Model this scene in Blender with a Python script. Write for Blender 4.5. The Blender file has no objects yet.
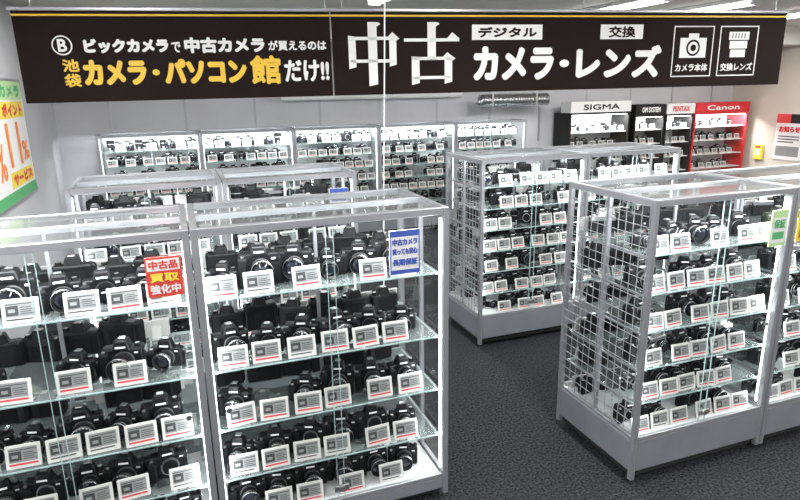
import bpy, bmesh, math, random
import numpy as np
from mathutils import Matrix, Vector
random.seed(7)
S = bpy.context.scene
try:
    S.view_settings.view_transform = 'Standard'
except Exception:
    pass

# ------------------------------------------------------------------ materials
def mat(name, col, rough=.5, metal=0.0, es=0.0, noise=0.0, nscale=50, bump=0.0, coat=0.0, spec=.5):
    m = bpy.data.materials.new(name); m.use_nodes = True
    nt = m.node_tree; b = nt.nodes['Principled BSDF']
    c = (col[0], col[1], col[2], 1)
    b.inputs['Base Color'].default_value = c
    b.inputs['Roughness'].default_value = rough
    b.inputs['Metallic'].default_value = metal
    b.inputs['Specular IOR Level'].default_value = spec
    if coat: b.inputs['Coat Weight'].default_value = coat
    if es:
        b.inputs['Emission Color'].default_value = c
        b.inputs['Emission Strength'].default_value = es
    if noise or bump:
        tc = nt.nodes.new('ShaderNodeTexCoord')
        n = nt.nodes.new('ShaderNodeTexNoise'); n.inputs['Scale'].default_value = nscale
        n.inputs['Detail'].default_value = 4
        nt.links.new(tc.outputs['Object'], n.inputs['Vector'])
        if noise:
            r = nt.nodes.new('ShaderNodeValToRGB')
            r.color_ramp.elements[0].position = .35; r.color_ramp.elements[1].position = .65
            r.color_ramp.elements[0].color = tuple(max(0, x*(1-noise)) for x in col)+(1,)
            r.color_ramp.elements[1].color = tuple(min(1, x*(1+noise)) for x in col)+(1,)
            nt.links.new(n.outputs['Fac'], r.inputs['Fac'])
            nt.links.new(r.outputs['Color'], b.inputs['Base Color'])
        if bump:
            bp = nt.nodes.new('ShaderNodeBump'); bp.inputs['Strength'].default_value = bump
            bp.inputs['Distance'].default_value = .01
            nt.links.new(n.outputs['Fac'], bp.inputs['Height'])
            nt.links.new(bp.outputs['Normal'], b.inputs['Normal'])
    return m

def glass(name, tint, base=.05, haze=0.0, hazecol=(.85,.93,.9), rough=.02):
    m = bpy.data.materials.new(name); m.use_nodes = True
    nt = m.node_tree; nt.nodes.clear()
    out = nt.nodes.new('ShaderNodeOutputMaterial')
    tr = nt.nodes.new('ShaderNodeBsdfTransparent'); tr.inputs[0].default_value = tint+(1,)
    gl = nt.nodes.new('ShaderNodeBsdfGlossy'); gl.inputs['Roughness'].default_value = rough
    lw = nt.nodes.new('ShaderNodeLayerWeight')
    p = nt.nodes.new('ShaderNodeMath'); p.operation = 'POWER'; p.inputs[1].default_value = 4.5
    ml = nt.nodes.new('ShaderNodeMath'); ml.operation = 'MULTIPLY_ADD'
    ml.inputs[1].default_value = .8; ml.inputs[2].default_value = base
    nt.links.new(lw.outputs['Facing'], p.inputs[0]); nt.links.new(p.outputs[0], ml.inputs[0])
    mx = nt.nodes.new('ShaderNodeMixShader')
    nt.links.new(ml.outputs[0], mx.inputs[0])
    src = tr.outputs[0]
    if haze:
        df = nt.nodes.new('ShaderNodeBsdfDiffuse'); df.inputs[0].default_value = hazecol+(1,)
        m2 = nt.nodes.new('ShaderNodeMixShader'); m2.inputs[0].default_value = haze
        nt.links.new(tr.outputs[0], m2.inputs[1]); nt.links.new(df.outputs[0], m2.inputs[2])
        src = m2.outputs[0]
    nt.links.new(src, mx.inputs[1]); nt.links.new(gl.outputs[0], mx.inputs[2])
    nt.links.new(mx.outputs[0], out.inputs['Surface'])
    return m

M_black = mat('camera_black', (.006,.006,.007), .38, spec=.25)
M_dgray = mat('camera_rubber', (.009,.009,.010), .6, spec=.12)
M_lens = mat('lens_glass', (.010,.012,.020), .05, coat=.6)
M_silver = mat('satin_silver', (.50,.50,.51), .28, .9)
M_print = mat('white_print', (.75,.75,.75), .6)
M_red = mat('red_print', (.60,.04,.05), .5)
M_alu = mat('aluminium_frame', (.44,.45,.48), .33, .6)
M_base = mat('grey_cabinet_base', (.23,.24,.265), .5, .1, noise=.05, nscale=6)
M_rubber = mat('black_rubber', (.02,.02,.02), .7)
M_white = mat('white_laminate', (.72,.73,.74), .45)
M_glass = glass('clear_glass', (.98,.99,.988), .024)
M_shelf = glass('shelf_glass', (.93,.97,.96), .10, .12, (.78,.92,.90))  # pale diffuse mix paints in the brightness of light reflected by the shelves
M_top = glass('top_glass', (.86,.9,.9), .10, .18, (.72,.75,.77), .05)  # whitish reflections on the tops put into the colour as a diffuse mix
M_edge = mat('glass_edge_green', (.38,.54,.52), .2, es=.06)  # faint emission imitates light caught by the edges; not a lamp
M_tagf = mat('tag_frame_white', (.66,.645,.63), .5)
M_tags = mat('tag_screen_grey', (.26,.27,.27), .35)
M_tagd = mat('tag_ink', (.04,.04,.04), .6)
M_wire = mat('wire_grey', (.40,.41,.43), .4, .3)
M_led = mat('led_strip', (1,1,1), .5, es=5)
CAMM = [M_black, M_dgray, M_lens, M_silver, M_print, M_red]
TAGM = [M_tagf, M_tags, M_tagd, M_red]

# ------------------------------------------------------------------ mesh builder
class MB:
    def __init__(s): s.v=[]; s.f=[]; s.m=[]; s.s=[]
    def box(s,x0,x1,y0,y1,z0,z1,m=0,bevel=0.0,taper=None,seg=1):
        bm=bmesh.new()
        vs=[]
        for z in (z0,z1):
            t = taper if (taper and z==z1) else (0,0)
            for (x,y) in ((x0+t[0],y0+t[1]),(x1-t[0],y0+t[1]),(x1-t[0],y1-t[1]),(x0+t[0],y1-t[1])):
                vs.append(bm.verts.new((x,y,z)))
        for f in ((3,2,1,0),(4,5,6,7),(0,1,5,4),(1,2,6,5),(2,3,7,6),(3,0,4,7)):
            bm.faces.new([vs[i] for i in f])
        if bevel:
            bmesh.ops.bevel(bm,geom=bm.edges[:],offset=bevel,segments=seg,affect='EDGES',profile=.5)
        bm.verts.index_update()
        o=len(s.v)
        s.v+= [tuple(v.co) for v in bm.verts]
        for f in bm.faces:
            s.f.append([o+v.index for v in f.verts]); s.m.append(m); s.s.append(False)
        bm.free()
    def quad(s,pts,m=0):
        o=len(s.v); s.v+=[tuple(p) for p in pts]; s.f.append([o+i for i in range(len(pts))]); s.m.append(m); s.s.append(False)
    def cyl(s,c,axis,r0,r1,L,m=0,seg=18,cap0=True,cap1=True):
        a=Vector(axis).normalized()
        t=Vector((0,0,1)) if abs(a.z)<.9 else Vector((1,0,0))
        u=a.cross(t).normalized(); w=a.cross(u)
        c=Vector(c)
        def ring(cc,r):
            o=len(s.v)
            for i in range(seg):
                q=2*math.pi*i/seg
                s.v.append(tuple(cc+u*(r*math.cos(q))+w*(r*math.sin(q))))
            return o
        o0=ring(c,r0); o1=ring(c+a*L,r1)
        for i in range(seg):
            j=(i+1)%seg
            s.f.append([o0+i,o0+j,o1+j,o1+i]); s.m.append(m); s.s.append(True)
        if cap0 and r0>0:
            o=ring(c,r0); s.f.append([o+i for i in range(seg-1,-1,-1)]); s.m.append(m); s.s.append(False)
        if cap1 and r1>0:
            o=ring(c+a*L,r1); s.f.append([o+i for i in range(seg)]); s.m.append(m); s.s.append(False)
    def tube(s,pts,r,m=0,seg=8):
        for p,q in zip(pts[:-1],pts[1:]):
            p=Vector(p);q=Vector(q)
            s.cyl(p,q-p,r,r,(q-p).length,m,seg)
    def arrays(s):
        if not hasattr(s,'_a'):
            s._a=(np.array(s.v,dtype=np.float64), np.array([i for f in s.f for i in f],dtype=np.int64),
                  np.array([len(f) for f in s.f],dtype=np.int64), np.array(s.m,dtype=np.int64), np.array(s.s,dtype=bool))
        return s._a
    def build(s,name,mats,parent=None,mods=None):
        return build_arrays(name,mats,[s.arrays()],parent)

def build_arrays(name,mats,parts,parent=None):
    me=bpy.data.meshes.new(name)
    V=[];L=[];C=[];Mi=[];Sm=[];o=0
    for v,l,c,m,sm in parts:
        V.append(v);L.append(l+o);C.append(c);Mi.append(m);Sm.append(sm);o+=len(v)
    V=np.concatenate(V);L=np.concatenate(L);C=np.concatenate(C);Mi=np.concatenate(Mi);Sm=np.concatenate(Sm)
    me.vertices.add(len(V)); me.vertices.foreach_set('co',V.astype(np.float32).ravel())
    me.loops.add(len(L)); me.loops.foreach_set('vertex_index',L.astype(np.int32))
    me.polygons.add(len(C))
    st=np.concatenate([[0],np.cumsum(C)[:-1]]).astype(np.int32)
    me.polygons.foreach_set('loop_start',st)
    me.polygons.foreach_set('material_index',Mi.astype(np.int32))
    me.polygons.foreach_set('use_smooth',Sm)
    for m in mats: me.materials.append(m)
    me.update(calc_edges=True); me.validate()
    ob=bpy.data.objects.new(name,me); S.collection.objects.link(ob)
    if parent: ob.parent=parent
    return ob

def xf(tmpl,Mx):
    v,l,c,m,s=tmpl.arrays()
    A=np.array(Mx)
    return (v@A[:3,:3].T+A[:3,3],l,c,m,s)

def empty(name,loc=(0,0,0),rz=0,ry=0):
    e=bpy.data.objects.new(name,None); S.collection.objects.link(e)
    e.location=loc; e.rotation_euler=(0,ry,rz); e.empty_display_size=.2
    return e

_tc={}
def text(s,x0,z0,w,h,name,m,parent,y=-.01,bold=0.0):
    """text fitted into a box; bold thickens strokes (metres) by overlaid shifted copies"""
    if s not in _tc:
        cu=bpy.data.curves.new(name,'FONT'); cu.body=s; cu.size=1; cu.resolution_u=4
        ob=bpy.data.objects.new(name,cu); S.collection.objects.link(ob)
        bpy.context.view_layer.update()
        dg=bpy.context.evaluated_depsgraph_get()
        me=bpy.data.meshes.new_from_object(ob.evaluated_get(dg))
        bpy.data.objects.remove(ob)
        n=len(me.vertices)
        co=np.zeros(n*3,dtype=np.float32); me.vertices.foreach_get('co',co); co=co.reshape(-1,3)
        lp=np.zeros(len(me.loops),dtype=np.int32); me.loops.foreach_get('vertex_index',lp)
        ct=np.zeros(len(me.polygons),dtype=np.int32); me.polygons.foreach_get('loop_total',ct)
        _tc[s]=(co,lp.astype(np.int64),ct.astype(np.int64))
    co,lp,ct=_tc[s]
    mn=co.min(0); mx=co.max(0); d=np.maximum(mx-mn,1e-6)
    w2=w-2*bold; h2=h-2*bold
    x=(co[:,0]-mn[0])/d[0]*w2+x0+bold; z=(co[:,1]-mn[1])/d[1]*h2+z0+bold
    sh=[(0,0)] if bold==0 else [(0,0)]+[(bold*math.cos(k*math.pi/4),bold*math.sin(k*math.pi/4)) for k in range(8)]
    parts=[]
    for i,(dx,dz) in enumerate(sh):
        P=np.stack([x+dx,np.full(len(x),y-.00004*i),z+dz],1).astype(np.float64)
        parts.append((P,lp,ct,np.zeros(len(ct),dtype=np.int64),np.zeros(len(ct),dtype=bool)))
    return build_arrays(name,[m],parts,parent)

# ------------------------------------------------------------------ camera templates (lens faces -Y)
def cam_body(w,h,d,grip=True,prism=True,silver=False):
    b=MB(); bodym=3 if silver else 0
    b.box(-w/2,w/2,-d/2,d/2,0,h,0,.010,seg=3)
    if silver: b.box(-w/2+.002,w/2-.002,-d/2-.0005,d/2+.0005,h*.74,h+.003,3,.003)
    b.box(-w/2+.004,w/2-.004,-d/2-.0015,-d/2+.004,h*.12,h*.68,1,.001)
    if grip: b.box(-w/2-.006,-w/2+.030,-d/2-.024,d/2-.006,.002,h-.010,1,.011,seg=3)
    if prism:
        b.box(-.034,.034,-d/2-.008,d/2-.002,h-.010,h+.030,bodym,.008,taper=(.011,.007),seg=3)
        b.box(-.012,.012,-.008,.016,h+.030,h+.033,3,.001)
        b.quad([(-.018,-d/2-.0085,h+.004),(.018,-d/2-.0085,h+.004),(.018,-d/2-.0065,h+.010),(-.018,-d/2-.0065,h+.010)],4)
    else:
        b.box(-.02,.0,-.012,.012,h,h+.004,3,.001)
        b.box(.01,.035,-d/2-.001,-d/2+.004,h*.78,h*.93,2,.001)
    b.cyl((w/2-.022,0,h-.001),(0,0,1),.012,.011,.010,bodym if silver else 1,14)
    b.cyl((w/2-.022,0,h+.009),(0,0,1),.008,.008,.001,3,14)
    b.cyl((-w/2+.012,-d/2-.006,h-.011),(0,0,1),.006,.006,.006,3,10)
    b.cyl((w/2-.001,0,h*.82),(1,0,0),.004,.004,.005,3,8)
    b.cyl((-w/2+.001,0,h*.82),(-1,0,0),.004,.004,.005,3,8)
    b.quad([(w*.30,-d/2-.0025,h*.80),(w*.40,-d/2-.0025,h*.80),(w*.40,-d/2-.0025,h*.86),(w*.30,-d/2-.0025,h*.86)],4)
    b.box(-w*.28,w*.22,d/2-.001,d/2+.003,h*.14,h*.72,1,.001)
    return b
def add_lens(b,cz,y0,r,L,ring=4,bm=0):
    b.cyl((0.006,y0,cz),(0,-1,0),r*.98,r*.98,.006,3,24)
    b.cyl((0.006,y0-.006,cz),(0,-1,0),r*.9,r,L*.35+.002,bm,24)
    b.cyl((0.006,y0-.008-L*.35,cz),(0,-1,0),r*1.05,r*1.05,L*.3,1,24)
    b.cyl((0.006,y0-.008-L*.65,cz),(0,-1,0),r*.96,r*.96,.002,ring,24)
    b.cyl((0.006,y0-.010-L*.65,cz),(0,-1,0),r*.98,r*1.10,L*.35,bm,24,cap1=False)
    ye=y0-.010-L
    b.cyl((0.006,ye,cz),(0,-1,0),r*1.11,r*1.08,.0016,3,24,cap0=False,cap1=False)
    b.cyl((0.006,ye,cz),(0,1,0),r*1.08,r*.82,.008,0,24,cap0=False,cap1=False)
    b.cyl((0.006,ye+.008,cz),(0,-1,0),r*.82,r*.50,.006,2,24)
    for k in range(5):
        a=math.pi*(.25+.1*k); rr=r*.95
        c=Vector((0.006+rr*math.cos(a),ye+.0030,cz+rr*math.sin(a)))
        t=Vector((-math.sin(a),0,math.cos(a)))*.0028; n=Vector((math.cos(a),0,math.sin(a)))*.0014
        b.quad([c-t-n,c+t-n,c+t+n,c-t+n],4)
def mk(kind):
    if kind=='dslr':
        b=cam_body(.142,.092,.052); add_lens(b,.047,-.026,.036,.050)
    elif kind=='dslr_zoom':
        b=cam_body(.148,.098,.056); add_lens(b,.05,-.028,.039,.072,5)
    elif kind=='body':
        b=cam_body(.142,.094,.05)
        b.cyl((0.006,-.024,.047),(0,-1,0),.035,.034,.008,3,22)
        b.cyl((0.006,-.032,.047),(0,-1,0),.029,.029,.002,1,22)
    elif kind=='capped':
        b=cam_body(.138,.088,.048)
        b.cyl((0.006,-.023,.045),(0,-1,0),.034,.033,.006,3,22)
        b.cyl((0.006,-.029,.045),(0,-1,0),.033,.031,.010,0,22)
        b.quad([(-.008,-.0395,.042),(.020,-.0395,.042),(.020,-.0395,.047),(-.008,-.0395,.047)],4)
    elif kind=='pro':
        b=cam_body(.150,.122,.058); add_lens(b,.066,-.029,.038,.045)
    elif kind=='mirrorless':
        b=cam_body(.126,.076,.036,grip=True,prism=True); add_lens(b,.039,-.018,.031,.042)
    elif kind=='retro':
        b=cam_body(.136,.082,.034,grip=False,prism=True,silver=True); add_lens(b,.042,-.017,.030,.032)
    elif kind=='silverlens':
        b=cam_body(.120,.068,.030,grip=False,prism=False,silver=True); add_lens(b,.034,-.015,.026,.03,0,3)
    elif kind=='compact':
        b=cam_body(.108,.066,.030,grip=False,prism=False,silver=False); add_lens(b,.033,-.015,.024,.024)
    elif kind=='lens':
        b=MB()
        b.cyl((0,0,0),(0,0,1),.032,.033,.012,3,22); b.cyl((0,0,.012),(0,0,1),.033,.036,.03,0,22)
        b.cyl((0,0,.042),(0,0,1),.039,.039,.028,1,22); b.cyl((0,0,.07),(0,0,1),.036,.036,.003,4,22)
        b.cyl((0,0,.073),(0,0,1),.037,.041,.03,0,22); b.cyl((0,0,.103),(0,0,1),.036,.034,.004,1,22)
        b.quad([(-.01,-.0372,.02),(.01,-.0372,.02),(.01,-.0372,.03),(-.01,-.0372,.03)],4)
    return b
T={k:mk(k) for k in ('dslr','dslr_zoom','body','capped','pro','mirrorless','retro','silverlens','compact','lens')}
def mk_tag(var):
    w,h=.116,.088; t=MB()
    t.box(-w/2,w/2,0,.008,0,h,0,.002)
    e=-.0006
    def q(x0,x1,z0,z1,m,k=1): t.quad([(x0,e*k,z0),(x1,e*k,z0),(x1,e*k,z1),(x0,e*k,z1)],m)
    q(-w/2+.011,w/2-.011,.024,h-.010,1)
    if var!=2: q(-w/2+.011,w/2-.011,.012,.019,3)
    else: q(-w/2+.011,w/2-.020,.013,.018,2)
    q(-w/2+.014,-.006,.030,.064,2,2)
    q(-w/2+.021,-.016,.040,.052,1,3)
    q(-w/2+.014,w/2-.014,.068,.071,2,2)
    for i in range(4): q(.001,w/2-.014-(.010 if i%2 else 0),.033+i*.0075,.0355+i*.0075,2,2)
    t.quad([(-.02,.008,.06),(.02,.008,.06),(.02,.035,.0),(-.02,.035,.0)],0)
    return t
TG=[mk_tag(i) for i in range(3)]

# ------------------------------------------------------------------ glass display cabinet
def stock(rng,W,D,shelves,depth_rows,cam_sp,tag_sp,kinds,csc=1.1,tsc=1.0):
    cams=[];tags=[]
    for zi,z in enumerate(shelves):
        for row in depth_rows:
            yy,face,tagy=row[:3]; dens=row[3] if len(row)>3 else .97
            x=.105+rng.random()*.03
            while x<W-.10:
                k=rng.choice(kinds)
                if rng.random()<dens:
                    sc=csc*rng.uniform(.92,1.06)
                    ang=rng.uniform(-.45,.2)+(0 if face>0 else math.pi)
                    if k=='lens': sc*=rng.uniform(.8,1.1)
                    Mx=Matrix.Translation((x,yy+rng.uniform(-.010,.018),z+.001))@Matrix.Rotation(ang,4,'Z')@Matrix.Diagonal((sc,sc,sc*1.05,1))
                    cams.append(xf(T[k],Mx))
                x+=cam_sp*rng.uniform(.94,1.08)*(.62 if k=='lens' else 1)
            if tagy is None: continue
            x=.09+rng.random()*.05
            while x<W-.08:
                if rng.random()<.90:
                    a=math.pi if face<0 else 0
                    Mx=Matrix.Translation((x,tagy+rng.uniform(-.004,.008),z+.001))@Matrix.Rotation(a+rng.uniform(-.08,.08),4,'Z')@Matrix.Rotation(-.22,4,'X')@Matrix.Scale(tsc,4)
                    tags.append(xf(TG[rng.choice((0,0,1,2))],Mx))
                x+=tag_sp*rng.choice((1,1,1.02,1.08,1.45))
    return cams,tags

def cabinet(a,b,W,D,H,base,shelves,seed,kinds,rows=None,cam_sp=.150,tag_sp=.132,grid_left=False,led=10,back_panel=False,z_mid=True,csc=1.1,tsc=1.0,side=3.6):
    rng=random.Random(seed)
    p=empty('glass_display_cabinet',(a,b,0))
    W-=.006
    t=.028
    f=MB()
    for x in (0,W-t):
        for y in (0,D-t):
            f.box(x,x+t,y,y+t,.03,H,0,.003)
    for y in (0,D-t):
        f.box(t,W-t,y,y+t,H-.034,H,0,.003)
        f.box(t,W-t,y+.004,y+t-.004,base,base+.028,0,.002)
    for x in (0,W-t):
        f.box(x,x+t,t,D-t,H-.034,H,0,.003)
        f.box(x+.004,x+t-.004,t,D-t,base,base+.028,0,.002)
    f.box(t,W-t,t+.012,t+.05,H-.030,H-.008,0,.002)
    if z_mid:
        f.box(t,W-t,D/2-.011,D/2+.011,H-.03,H-.001,0,.002)
        f.box(.004,t-.004,D/2-.010,D/2+.010,base+.028,H-.034,0,.002)
        f.box(W-t+.004,W-.004,D/2-.010,D/2+.010,base+.028,H-.034,0,.002)
    f.box(W/2-.008,W/2+.008,D/2-.006,D/2+.006,base+.02,H-.03,0,.001)
    for z in shelves[:-1]:
        for x in (t,W-t-.012):
            f.box(x,x+.012,.06,D-.06,z-.016,z-.006,0,.001)
        f.box(W/2-.005,W/2+.005,.06,D-.06,z-.018,z-.006,0,.001)
    f.build('frame',[M_alu],p)
    bs=MB()
    kick=min(.075,base*.5)
    bs.box(.004,W-.004,.006,D-.006,kick,base,0,.004)
    bs.box(.03,W-.03,.03,D-.03,.03,kick,1,.002)
    for x in (.05,W-.05):
        for y in (.06,D-.06):
            bs.cyl((x,y,0),(0,0,1),.022,.018,.03,1,14)
    bs.build('base_plinth',[M_base,M_rubber],p)
    g=MB()
    def pane(pts,m=0): g.quad(pts,m)
    z0=base+.028; z1=H-.034
    ov=W/2
    pane([(t,.008,z0),(ov+.015,.008,z0),(ov+.015,.008,z1),(t,.008,z1)])
    pane([(ov-.015,.018,z0),(W-t,.018,z0),(W-t,.018,z1),(ov-.015,.018,z1)])
    if not back_panel:
        pane([(t,D-.012,z0),(W-t,D-.012,z0),(W-t,D-.012,z1),(t,D-.012,z1)])
    for x in (.012,W-.012):
        pane([(x,t,z0),(x,D-t,z0),(x,D-t,z1),(x,t,z1)])
    pane([(t,t,H-.006),(W-t,t,H-.006),(W-t,D-t,H-.006),(t,D-t,H-.006)],1)
    g.build('glass_panes',[M_glass,M_top],p)
    dd=MB()
    dd.box(ov+.0145,ov+.0165,.004,.010,z0,z1,0)
    dd.box(ov-.0165,ov-.0145,.014,.020,z0,z1,0)
    dd.cyl((ov,-.012,z0+.06),(0,1,0),.014,.014,.02,1,14)
    dd.box(ov-.035,ov+.035,-.004,.006,z0+.045,z0+.075,1,.002)
    for x in (t+.05,W-t-.05): dd.cyl((x,.002,(z0+z1)/2-.1),(0,1,0),.012,.012,.005,1,16)
    dd.build('sliding_door_fittings',[M_edge,M_silver],p)
    if back_panel:
        k=MB(); k.box(t,W-t,D-.014,D-.004,z0,z1,0); k.build('back_panel',[M_white],p)
    s=MB()
    for z in shelves[:-1]:
        s.quad([(t,.04,z),(W-t,.04,z),(W-t,D-.04,z),(t,D-.04,z)],0)
        s.box(t,W-t,.037,.040,z-.006,z+.000,1); s.box(t,W-t,D-.040,D-.037,z-.006,z,1)
    z=shelves[-1]
    s.box(t,W-t,t,D-t,z-.006,z,2)
    s.build('glass_shelves',[M_shelf,M_edge,M_white],p)
    if rows is None: rows=[(.190,1,.055),(D-.155,-1,D-.055,.85)]
    cams,tags=stock(rng,W,D,shelves,rows,cam_sp,tag_sp,kinds,csc,tsc)
    build_arrays('stocked_cameras',CAMM,cams,p)
    if tags: build_arrays('price_tags',TAGM,tags,p)
    if grid_left:
        w=MB(); x=-.010
        n=int((D-.04)/.05)
        for i in range(n+1):
            y=.02+i*(D-.04)/n; w.box(x-.0013,x+.0013,y-.0013,y+.0013,base+.02,H-.03,0)
        nz=int((H-base-.05)/.05)
        for i in range(nz+1):
            zz=base+.02+i*(H-base-.05)/nz; w.box(x-.003,x,.02,D-.02,zz-.0013,zz+.0013,0)
        for y in (.06,D-.06):
            for zz in (base+.1,H-.12): w.box(x,.002,y-.004,y+.004,zz-.004,zz+.004,0)
        w.build('wire_grid_panel',[M_wire],p)
    l=MB(); l.box(t+.02,W-t-.02,t+.018,t+.044,H-.036,H-.031,0)
    for x in (t+.001,W-t-.005): l.box(x,x+.004,.030,.040,z0+.02,z1-.02,0)  # upright glowing strips added to go with the fill lights at the posts
    l.build('led_strip',[M_led],p)
    L=bpy.data.lights.new('cabinet_lamp','AREA'); L.shape='RECTANGLE'; L.size=W-.1; L.size_y=.03; L.energy=led; L.color=(.95,.985,1)
    lo=bpy.data.objects.new('cabinet_lamp',L); S.collection.objects.link(lo); lo.parent=p
    lo.location=(W/2,t+.03,H-.04); lo.rotation_euler=(math.radians(12),0,0)
    if side:  # fill lights added at the front posts to brighten the lower shelves
        for sx in (1,-1):
            L=bpy.data.lights.new('post_fill','AREA'); L.shape='RECTANGLE'; L.size=.02; L.size_y=z1-z0-.1; L.energy=side; L.color=(.96,.985,1)
            lo=bpy.data.objects.new('post_fill',L); S.collection.objects.link(lo); lo.parent=p
            d=Vector((sx*.85,.52,0)); lo.rotation_mode='QUATERNION'
            lo.rotation_quaternion=d.to_track_quat('-Z','Y')
            lo.location=((t+.012) if sx>0 else (W-t-.012),.036,(z0+z1)/2)
    return p

H=1.52
K1=['dslr','dslr','dslr_zoom','body','dslr','dslr','capped','pro','mirrorless','mirrorless']
K2=['dslr','body','mirrorless','dslr','capped','mirrorless','mirrorless','dslr','compact','retro']
K3=['mirrorless','compact','mirrorless','lens','body','mirrorless','silverlens','capped','dslr']
K4=['lens','lens','mirrorless','dslr']
shL=[1.205,.885,.605,.355,.13]
cabinet(-1.10,2.42,1.113,.62,H,.12,shL,1,K1,csc=1.14,tsc=1.08,cam_sp=.160,tag_sp=.143)
cabinet(.013,2.42,1.113,.62,H,.12,shL,12,K1,csc=1.14,tsc=1.08,cam_sp=.160,tag_sp=.143)
shR=[1.24,1.04,.84,.64,.45,.262]
R3=[(.190,1,.055),(.52,-1,.61,.85)]
cabinet(2.044,2.152,.915,.67,H,.25,shR,3,K2,rows=R3,cam_sp=.148,tag_sp=.126,grid_left=True,csc=1.06)
cabinet(2.959,2.152,.915,.67,H,.25,shR,4,K2,rows=R3,cam_sp=.148,tag_sp=.126,csc=1.06)
shM=[1.30,1.13,.96,.79,.62,.44,.262]
cabinet(2.12,4.0,.95,.65,H,.25,shM,5,K3,cam_sp=.14,tag_sp=.13,grid_left=True,csc=1.0,led=8,side=2.2)
cabinet(3.07,4.0,.95,.65,H,.25,shM,6,K3,cam_sp=.14,tag_sp=.13,csc=1.0,led=8,side=2.2)
sh2=[1.28,1.06,.86,.66,.46,.262]
cabinet(.235,3.80,.86,.62,H,.25,sh2,8,K3,led=8,side=2.2)
cabinet(-.625,3.80,.86,.62,H,.25,sh2,9,K3,led=8,side=2.2)
shB=[1.36,1.18,1.0,.82,.64,.46,.262]
for i in range(5):
    cabinet(-.90+i*1.184,8.05,1.184,.45,1.57,.25,shB,20+i,K3+K4+['dslr'],rows=[(.22,1,.06,.98)],cam_sp=.125,tag_sp=.14,back_panel=True,z_mid=False,led=20,side=0)

# ------------------------------------------------------------------ brand display cases on the back wall
def brandcase(a,W,Hc,head_m,txt,txt_m,seed,trim_m):
    p=empty('lens_showcase',(a,8.05,0)); rng=random.Random(seed); D=.44
    f=MB(); t=.03; ht=Hc-.20
    f.box(0,W,0,D,0,.35,0,.005)
    for x in (0,W-t):
        f.box(x,x+t,0,D,.35,ht,0,.003)
    f.box(0,W,D-.02,D,.35,ht,1)
    f.box(0,W,0,D,ht,ht+.03,0,.003)
    f.box(t,W-t,.0,.02,.35,.38,0)
    for z in (.62,.86,1.10,1.33): f.box(t,W-t,.03,D-.02,z-.010,z,1)
    f.build('case_body',[trim_m,M_white],p)
    h=MB(); h.box(0,W,-.01,D*.6,ht+.03,Hc,0,.004); h.build('header_sign',[head_m],p)
    text(txt,W*.2,ht+.072,W*.60,.085,'header_lettering',txt_m,p,y=-.013,bold=.004)
    g=MB(); g.quad([(t,.006,.38),(W-t,.006,.38),(W-t,.006,ht),(t,.006,ht)]); g.build('case_glass',[M_glass],p)
    c,tg=stock(rng,W,D,[1.331,1.101,.861,.621],[(.22,1,.07,.8)],.15,.17,K4+['lens'])
    build_arrays('displayed_lenses',CAMM,c,p); build_arrays('price_tags',TAGM,tg,p)
    l=MB(); l.box(t+.01,W-t-.01,.03,.05,ht-.012,ht-.001,0); l.build('led_strip',[M_led],p)
    L=bpy.data.lights.new('case_lamp','AREA'); L.shape='RECTANGLE'; L.size=W-.1; L.size_y=.04; L.energy=28*W
    lo=bpy.data.objects.new('case_lamp',L); S.collection.objects.link(lo); lo.parent=p; lo.location=(W/2,.04,ht-.02); lo.rotation_euler=(.35,0,0)
M_hwhite=mat('sign_white',(.80,.80,.80),.5); M_hblack=mat('sign_black',(.012,.012,.012),.5,spec=.25); M_hred=mat('sign_red',(.62,.02,.03),.4)
brandcase(5.79,1.15,1.81,M_hwhite,'SIGMA',M_hblack,31,M_hblack)
brandcase(7.04,.62,1.74,M_hblack,'OM SYSTEM',M_hwhite,32,M_hblack)
brandcase(7.68,.60,1.74,M_hwhite,'PENTAX',M_hred,33,M_hblack)
brandcase(8.30,1.22,1.74,M_hred,'Canon',M_hwhite,34,M_hred)

# ------------------------------------------------------------------ room
M_wall=mat('wall_paint',(.55,.55,.58),.8,noise=.04,nscale=2)
M_wallr=mat('wall_paint_cream',(.62,.58,.50),.8,noise=.04,nscale=2)
M_ceil=mat('ceiling_paint',(.74,.73,.70),.85,noise=.05,nscale=3)
M_carpet=mat('charcoal_carpet',(.029,.030,.033),.95,noise=.7,nscale=75,bump=.8,spec=.1)
A0,A1,B0,B1,ZC=-1.37,9.65,-2.6,8.55,2.9
def slab(name,x0,x1,y0,y1,z0,z1,m):
    b=MB(); b.box(x0,x1,y0,y1,z0,z1); return b.build(name,[m])
slab('floor',A0-.1,A1+.1,B0-.1,B1+.1,-.1,0,M_carpet)
slab('ceiling',A0-.1,A1+.1,B0-.1,B1+.1,ZC,ZC+.1,M_ceil)
slab('wall_left',A0-.1,A0,B0-.1,B1+.1,0,ZC,M_wall)
slab('wall_right',A1,A1+.1,B0-.1,B1+.1,0,ZC,M_wallr)
slab('wall_back',A0,A1,B1,B1+.1,0,ZC,M_wall)
slab('wall_front',A0,A1,B0-.1,B0,0,ZC,M_wall)
tr=MB()
x=A0+.6
while x<A1-.5:
    tr.box(x,x+.03,B1-.008,B1-.001,1.2,ZC-.01,0); x+=.9
tr.build('trim_1',[M_alu])
bb=MB(); bb.box(A0+.001,A1-.001,B1-.012,B1-.001,.001,.08); bb.build('baseboard_back',[M_base])
bb=MB(); bb.box(A0+.001,A0+.012,B0+.01,B1-.02,.001,.08); bb.build('baseboard_left',[M_base])
bm_=MB(); bm_.box(A0+.002,A1-.002,7.2,7.6,2.62,ZC-.001,0,.01); bm_.build('ceiling_beam',[M_ceil])
pp=MB(); pp.tube([(1.4,8.47,1.95),(4.1,8.47,1.95),(4.1,8.47,2.6)],.035,0,12)
for xx in (1.8,3,3.9): pp.box(xx-.01,xx+.01,8.44,8.549,1.91,1.99,1)
pp.build('water_pipe',[M_hwhite,M_silver])
dc=MB()
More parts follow.
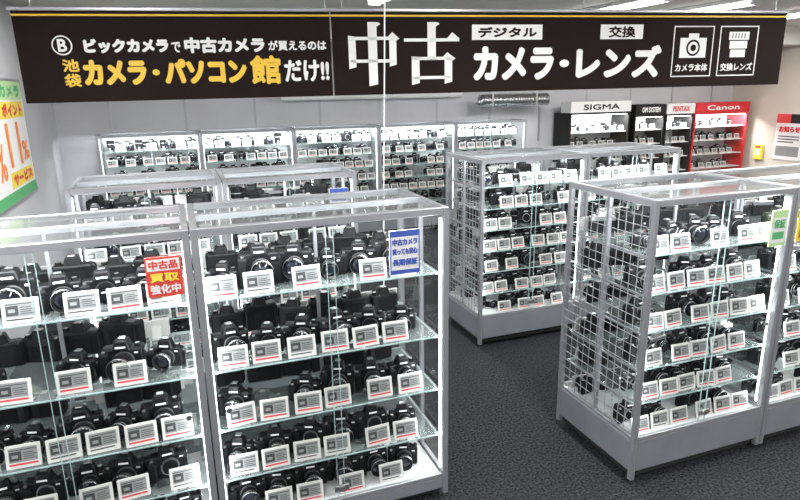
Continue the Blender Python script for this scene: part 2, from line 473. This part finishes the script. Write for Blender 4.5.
for i in range(26): dc.cyl((4.3+i*.045,8.22,1.86),(1,0,0),.080,.096,.022,0,16,False,False); dc.cyl((4.322+i*.045,8.22,1.86),(1,0,0),.096,.080,.023,0,16,False,False)
for xx in (4.45,5.2):
    dc.box(xx,xx+.03,8.12,8.125,1.76,1.96,0); dc.cyl((xx+.015,8.22,1.95),(0,0,1),.006,.006,2.9-1.952,0,8)
dc.build('flexible_air_duct',[M_silver])

# ceiling fluorescent fixtures
M_tube=mat('fluorescent_tube',(1,.99,.96),.5,es=9)
def fixture(a0,b0,energy,Lf=1.24):
    p=empty('ceiling_light_fixture',(a0,b0,ZC))
    fx=MB(); fx.box(-.08,.08,0,Lf,-.04,-.001,0,.008)
    fx.cyl((-.036,.02,-.062),(0,1,0),.019,.019,Lf-.04,1,14); fx.cyl((.036,.02,-.062),(0,1,0),.019,.019,Lf-.04,1,14)
    for y in (.0,Lf-.03): fx.box(-.065,.065,y,y+.03,-.086,-.04,0,.003)
    fx.build('fixture_body',[M_hwhite,M_tube],p)
    if energy:
        L=bpy.data.lights.new('lamp','AREA'); L.shape='RECTANGLE'; L.size=.14; L.size_y=Lf-.04; L.energy=energy; L.color=(1,.985,.96)
        lo=bpy.data.objects.new('lamp',L); S.collection.objects.link(lo); lo.parent=p; lo.location=(0,Lf/2,-.09)
for b0 in (-1.0,1.6):
    for ai,a0 in enumerate((-.75,.6,1.95,3.3,4.65,5.95,7.35,8.7)): fixture(a0,b0,52 if ai%2==0 else 0)
for a0 in (4.60,5.72,7.35,8.7): fixture(a0,4.9,46,1.5)
for a0 in (-.4,1.9): fixture(a0,4.60,50)

# ------------------------------------------------------------------ hanging banner
M_ban=mat('banner_brown_black',(.0125,.0065,.0052),.7,spec=.15,noise=.1,nscale=3)
M_gold=mat('banner_gold',(.84,.52,.04),.5); M_bw=mat('banner_white',(.85,.85,.83),.5)
BL=5.48; BH=.535
ban=empty('hanging_sign_banner',(-.84,4.35,1.99),math.atan2(-.70,5.44),-math.atan2(.035,5.48))
q=MB(); q.box(0,BL*.3445,0,.012,0,BH,0,.002); q.box(BL*.3465,BL,0,.012,0,BH,0,.002)
q.box(0,BL*.3445,-.0015,0,BH-.030,BH-.018,1); q.box(BL*.3465,BL,-.0015,0,BH-.030,BH-.018,1)
q.build('banner_panels',[M_ban,M_gold],ban)
r_=MB(); r_.box(-.02,BL+.02,-.008,.02,BH,BH+.022,0,.004)
for s_ in (.02,.34,.36,.68,.98): r_.cyl((BL*s_,.006,BH+.02),(0,0,1),.003,.003,2.9-1.99-BH-.058,0,6)
r_.build('hanging_rail_and_wires',[M_alu],ban)
def bt(s,s0,s1,t0,t1,m,bold=.003,y=-.003,nm='lettering'):
    text(s,BL*s0,BH*(1-t1),BL*(s1-s0),BH*(t1-t0),nm,m,ban,y=y,bold=bold)
bt('ビックカメラ',.068,.158,.30,.46,M_bw,.006)
bt('で',.161,.171,.34,.46,M_bw,.002)
bt('中古カメラ',.175,.266,.29,.47,M_bw,.006)
bt('が買えるのは',.270,.339,.33,.45,M_bw,.0025)
bt('池',.043,.0605,.52,.66,M_gold,.003); bt('袋',.043,.0605,.68,.83,M_gold,.003)
bt('カメラ',.0635,.131,.53,.82,M_gold,.010); bt('・',.137,.145,.645,.715,M_gold,.006)
bt('パソコン',.150,.243,.53,.82,M_gold,.010); bt('館',.247,.283,.50,.84,M_gold,.007)
bt('だけ!!',.287,.341,.56,.82,M_bw,.005)
bt('カメラ',.527,.640,.42,.86,M_bw,.014); bt('・',.648,.662,.60,.70,M_bw,.008); bt('レンズ',.672,.801,.42,.86,M_bw,.014)
ic=MB()
ZH=[[(.07,.29),(.20,.32),(.20,.78),(.07,.80)],[(.80,.32),(.93,.35),(.93,.74),(.80,.78)],[(.10,.73),(.93,.73),(.93,.78),(.10,.78)],
    [(.78,.78),(.86,.85),(.99,.75),(.93,.72),(.80,.73)],[(.10,.385),(.90,.385),(.90,.435),(.10,.435)],
    [(.42,.02),(.58,.05),(.58,1.0),(.42,1.0)],[(.58,1.0),(.58,.93),(.65,.97),(.62,.995)]]
KO=[[(0,.695),(1,.695),(1,.745),(0,.745)],[(.78,.745),(.87,.84),(1.0,.745)],[(.42,.40),(.57,.40),(.57,1.0),(.42,1.0)],
    [(.57,1.0),(.57,.93),(.64,.97),(.61,.995)],[(.13,0),(.27,.03),(.27,.45),(.13,.46)],[(.73,.01),(.87,.04),(.87,.42),(.73,.45)],
    [(.15,.40),(.87,.40),(.87,.45),(.15,.45)],[(.70,.45),(.78,.52),(.93,.42),(.87,.38)],[(.15,.09),(.85,.09),(.85,.14),(.15,.14)]]
def glyph(G,s0,s1,t0,t1):
    for pl in G:
        P=[(BL*(s0+(s1-s0)*x),-.003,BH*(1-t1)+BH*(t1-t0)*z) for x,z in pl]
        ar=sum(P[i][0]*P[(i+1)%len(P)][2]-P[(i+1)%len(P)][0]*P[i][2] for i in range(len(P)))
        if ar<0: P=P[::-1]
        ic.quad(P,0)
glyph(ZH,.361,.431,.12,.91); glyph(KO,.436,.508,.12,.89)
def rect(s0,s1,t0,t1,m,y=-.002): 
    ic.quad([(BL*s0,y,BH*(1-t1)),(BL*s1,y,BH*(1-t1)),(BL*s1,y,BH*(1-t0)),(BL*s0,y,BH*(1-t0))],m)
rect(.525,.622,.15,.34,0); rect(.706,.770,.15,.34,0)
for (s0,s1) in ((.818,.882),(.892,.955)):
    w=.0022; rect(s0,s1,.17,.185,0); rect(s0,s1,.845,.86,0); rect(s0,s0+w*.7,.17,.86,0); rect(s1-w*.7,s1,.17,.86,0)
rect(.829,.871,.33,.60,0); rect(.842,.858,.27,.34,0)
def disc(s,t,r,m,y):
    o=[]
    for i in range(24):
        a=2*math.pi*i/24; o.append((BL*s+r*math.cos(a),y,BH*(1-t)+r*math.sin(a)))
    ic.quad(o,m)
disc(.850,.465,.060,1,-.003); disc(.850,.465,.045,0,-.004); disc(.850,.465,.025,1,-.005)
rect(.907,.940,.25,.36,0); rect(.909,.938,.375,.48,0); rect(.911,.936,.495,.60,0)
for i in range(5): rect(.912+i*.005,.9135+i*.005,.27,.34,1,-.003)
disc(.046,.37,.058,0,-.002); disc(.046,.37,.050,1,-.003)
ic.build('sign_graphics',[M_bw,M_ban],ban)
bt('デジタル',.533,.614,.18,.31,M_ban,.004,-.0045); bt('交換',.718,.758,.17,.32,M_ban,.003,-.0045)
bt('B',.0415,.051,.30,.44,M_bw,.003,-.0045)
bt('カメラ本体',.824,.876,.68,.79,M_bw,.002,-.0045); bt('交換レンズ',.897,.950,.68,.79,M_bw,.002,-.0045)

# ------------------------------------------------------------------ posters
M_pg=mat('poster_green',(.10,.42,.16),.5); M_py=mat('poster_yellow',(.85,.68,.08),.5); M_pb=mat('poster_blue',(.05,.10,.42),.5)
M_po=mat('poster_red',(.68,.06,.04),.5); M_or=mat('poster_orange',(.85,.24,.03),.5); M_lg=mat('poster_light_green',(.50,.72,.36),.5)
def poster(name,loc,rz,w,h,bg,frame,items):
    p=empty(name,loc,rz)
    b=MB(); b.box(0,w,0,.006,0,h,0)
    if frame: 
        e=.022
        b.box(-e,w+e,-.004,.01,-e,0,1); b.box(-e,w+e,-.004,.01,h,h+e,1); b.box(-e,0,-.004,.01,0,h,1); b.box(w,w+e,-.004,.01,0,h,1)
    b.build('poster_sheet',[bg,M_alu],p)
    for n_,it in enumerate(items):
        if it[0]=='r':
            _,x0,x1,z0,z1,m=it; yy=-.001-.0001*n_; k=MB(); k.quad([(x0*w,yy,z0*h),(x1*w,yy,z0*h),(x1*w,yy,z1*h),(x0*w,yy,z1*h)]); k.build('colour_block',[m],p)
        else:
            _,s,x0,x1,z0,z1,m=it; text(s,x0*w,z0*h,(x1-x0)*w,(z1-z0)*h,'print',m,p,y=-.003,bold=.009*h)
    return p
poster('framed_wall_poster',(A0+.014,5.2,1.15),math.radians(90),1.65,1.02,M_hwhite,True,
  [('r',0,1,.84,1,M_lg),('r',0,1,0,.09,M_pg),('r',.45,.97,.11,.24,M_py),('r',.45,.97,.685,.825,M_py),('t','カメラ',.50,.95,.86,.97,M_pg),('t','フィルム',.08,.40,.66,.78,M_pg),
   ('t','11',.50,.78,.28,.65,M_or),('t','%',.80,.95,.30,.48,M_or),('t','ポイント',.50,.94,.70,.81,M_po),('t','サービス',.50,.94,.125,.225,M_po),('t','11%',.06,.40,.2,.5,M_or)])
poster('sale_poster',(-.165,2.412,1.265),0,.132,.160,M_po,False,
  [('r',.05,.95,.66,.95,M_hwhite),('t','中古品',.1,.9,.70,.92,M_po),('t','買取',.1,.9,.38,.60,M_py),('t','強化中',.08,.92,.08,.32,M_hwhite)])
poster('sale_poster',(.83,2.412,1.235),0,.142,.20,M_hwhite,False,
  [('r',0,1,.86,1,M_pb),('r',0,1,0,.1,M_pb),('r',0,.04,.1,.86,M_pb),('r',.96,1,.1,.86,M_pb),('t','中古カメラ',.08,.92,.66,.82,M_pb),('t','買っても安心',.08,.92,.45,.6,M_pb),('t','長期保証',.08,.92,.2,.36,M_pb)])
poster('sale_poster',(.90,3.792,1.32),0,.12,.10,M_hwhite,False,[('r',0,1,.55,1,M_pb),('r',.1,.9,.15,.4,M_pb)])
poster('sale_poster',(2.79,2.144,1.22),0,.11,.19,M_lg,False,[('r',.06,.94,.1,.8,M_hwhite),('t','保証',.14,.86,.5,.75,M_pg),('r',.14,.86,.2,.4,M_pg)])
poster('sale_poster',(2.985,2.144,1.23),0,.12,.19,M_py,False,[('t','買取',.1,.9,.5,.85,M_po),('r',.1,.9,.1,.35,M_po)])
poster('wall_notice',(A1-.014,7.58,.78),math.radians(-90),.50,.76,M_hwhite,False,[('r',0,.5,.80,1,M_hred),('r',.5,1,.80,1,M_hblack),('r',.08,.92,.08,.30,M_tags),('t','お知らせ',.12,.88,.60,.74,M_hred),('r',.12,.88,.50,.525,M_tagd),('r',.12,.88,.44,.465,M_tagd),('r',.12,.7,.38,.405,M_tagd)])
ib=MB(); ib.box(A1-.06,A1-.001,7.76,7.92,.74,1.0,0,.01); ib.box(A1-.064,A1-.06,7.80,7.88,.82,.93,1,.001); ib.box(A1-.064,A1-.06,7.79,7.89,.945,.985,2,.001); ib.build('alarm_call_box',[M_py,M_hwhite,M_po])

# hanging power cord
cu=bpy.data.curves.new('hanging_power_cord','CURVE'); cu.dimensions='3D'; cu.bevel_depth=.004
sp=cu.splines.new('BEZIER'); pts=[(1.10,3.16,2.895),(1.085,3.17,2.2),(1.07,3.19,1.5),(1.05,3.2,.5)]
sp.bezier_points.add(len(pts)-1)
for bp_,c in zip(sp.bezier_points,pts): bp_.co=c; bp_.handle_left_type=bp_.handle_right_type='AUTO'
co=bpy.data.objects.new('hanging_power_cord',cu); S.collection.objects.link(co); cu.materials.append(M_print)

# ------------------------------------------------------------------ world, camera
W=bpy.data.worlds.new('world'); S.world=W; W.use_nodes=True
W.node_tree.nodes['Background'].inputs[0].default_value=(.8,.85,.9,1); W.node_tree.nodes['Background'].inputs[1].default_value=.3
cd=bpy.data.cameras.new('camera'); cam=bpy.data.objects.new('camera',cd); S.collection.objects.link(cam)
cd.sensor_width=36; cd.lens=27; cd.clip_start=.05
Mx=Matrix.Translation((0,0,2.03))@Matrix.Rotation(math.radians(-20),4,'Z')@Matrix.Rotation(math.radians(90-14.9),4,'X')@Matrix.Rotation(math.radians(-1),4,'Z')
cam.matrix_world=Mx
S.camera=cam
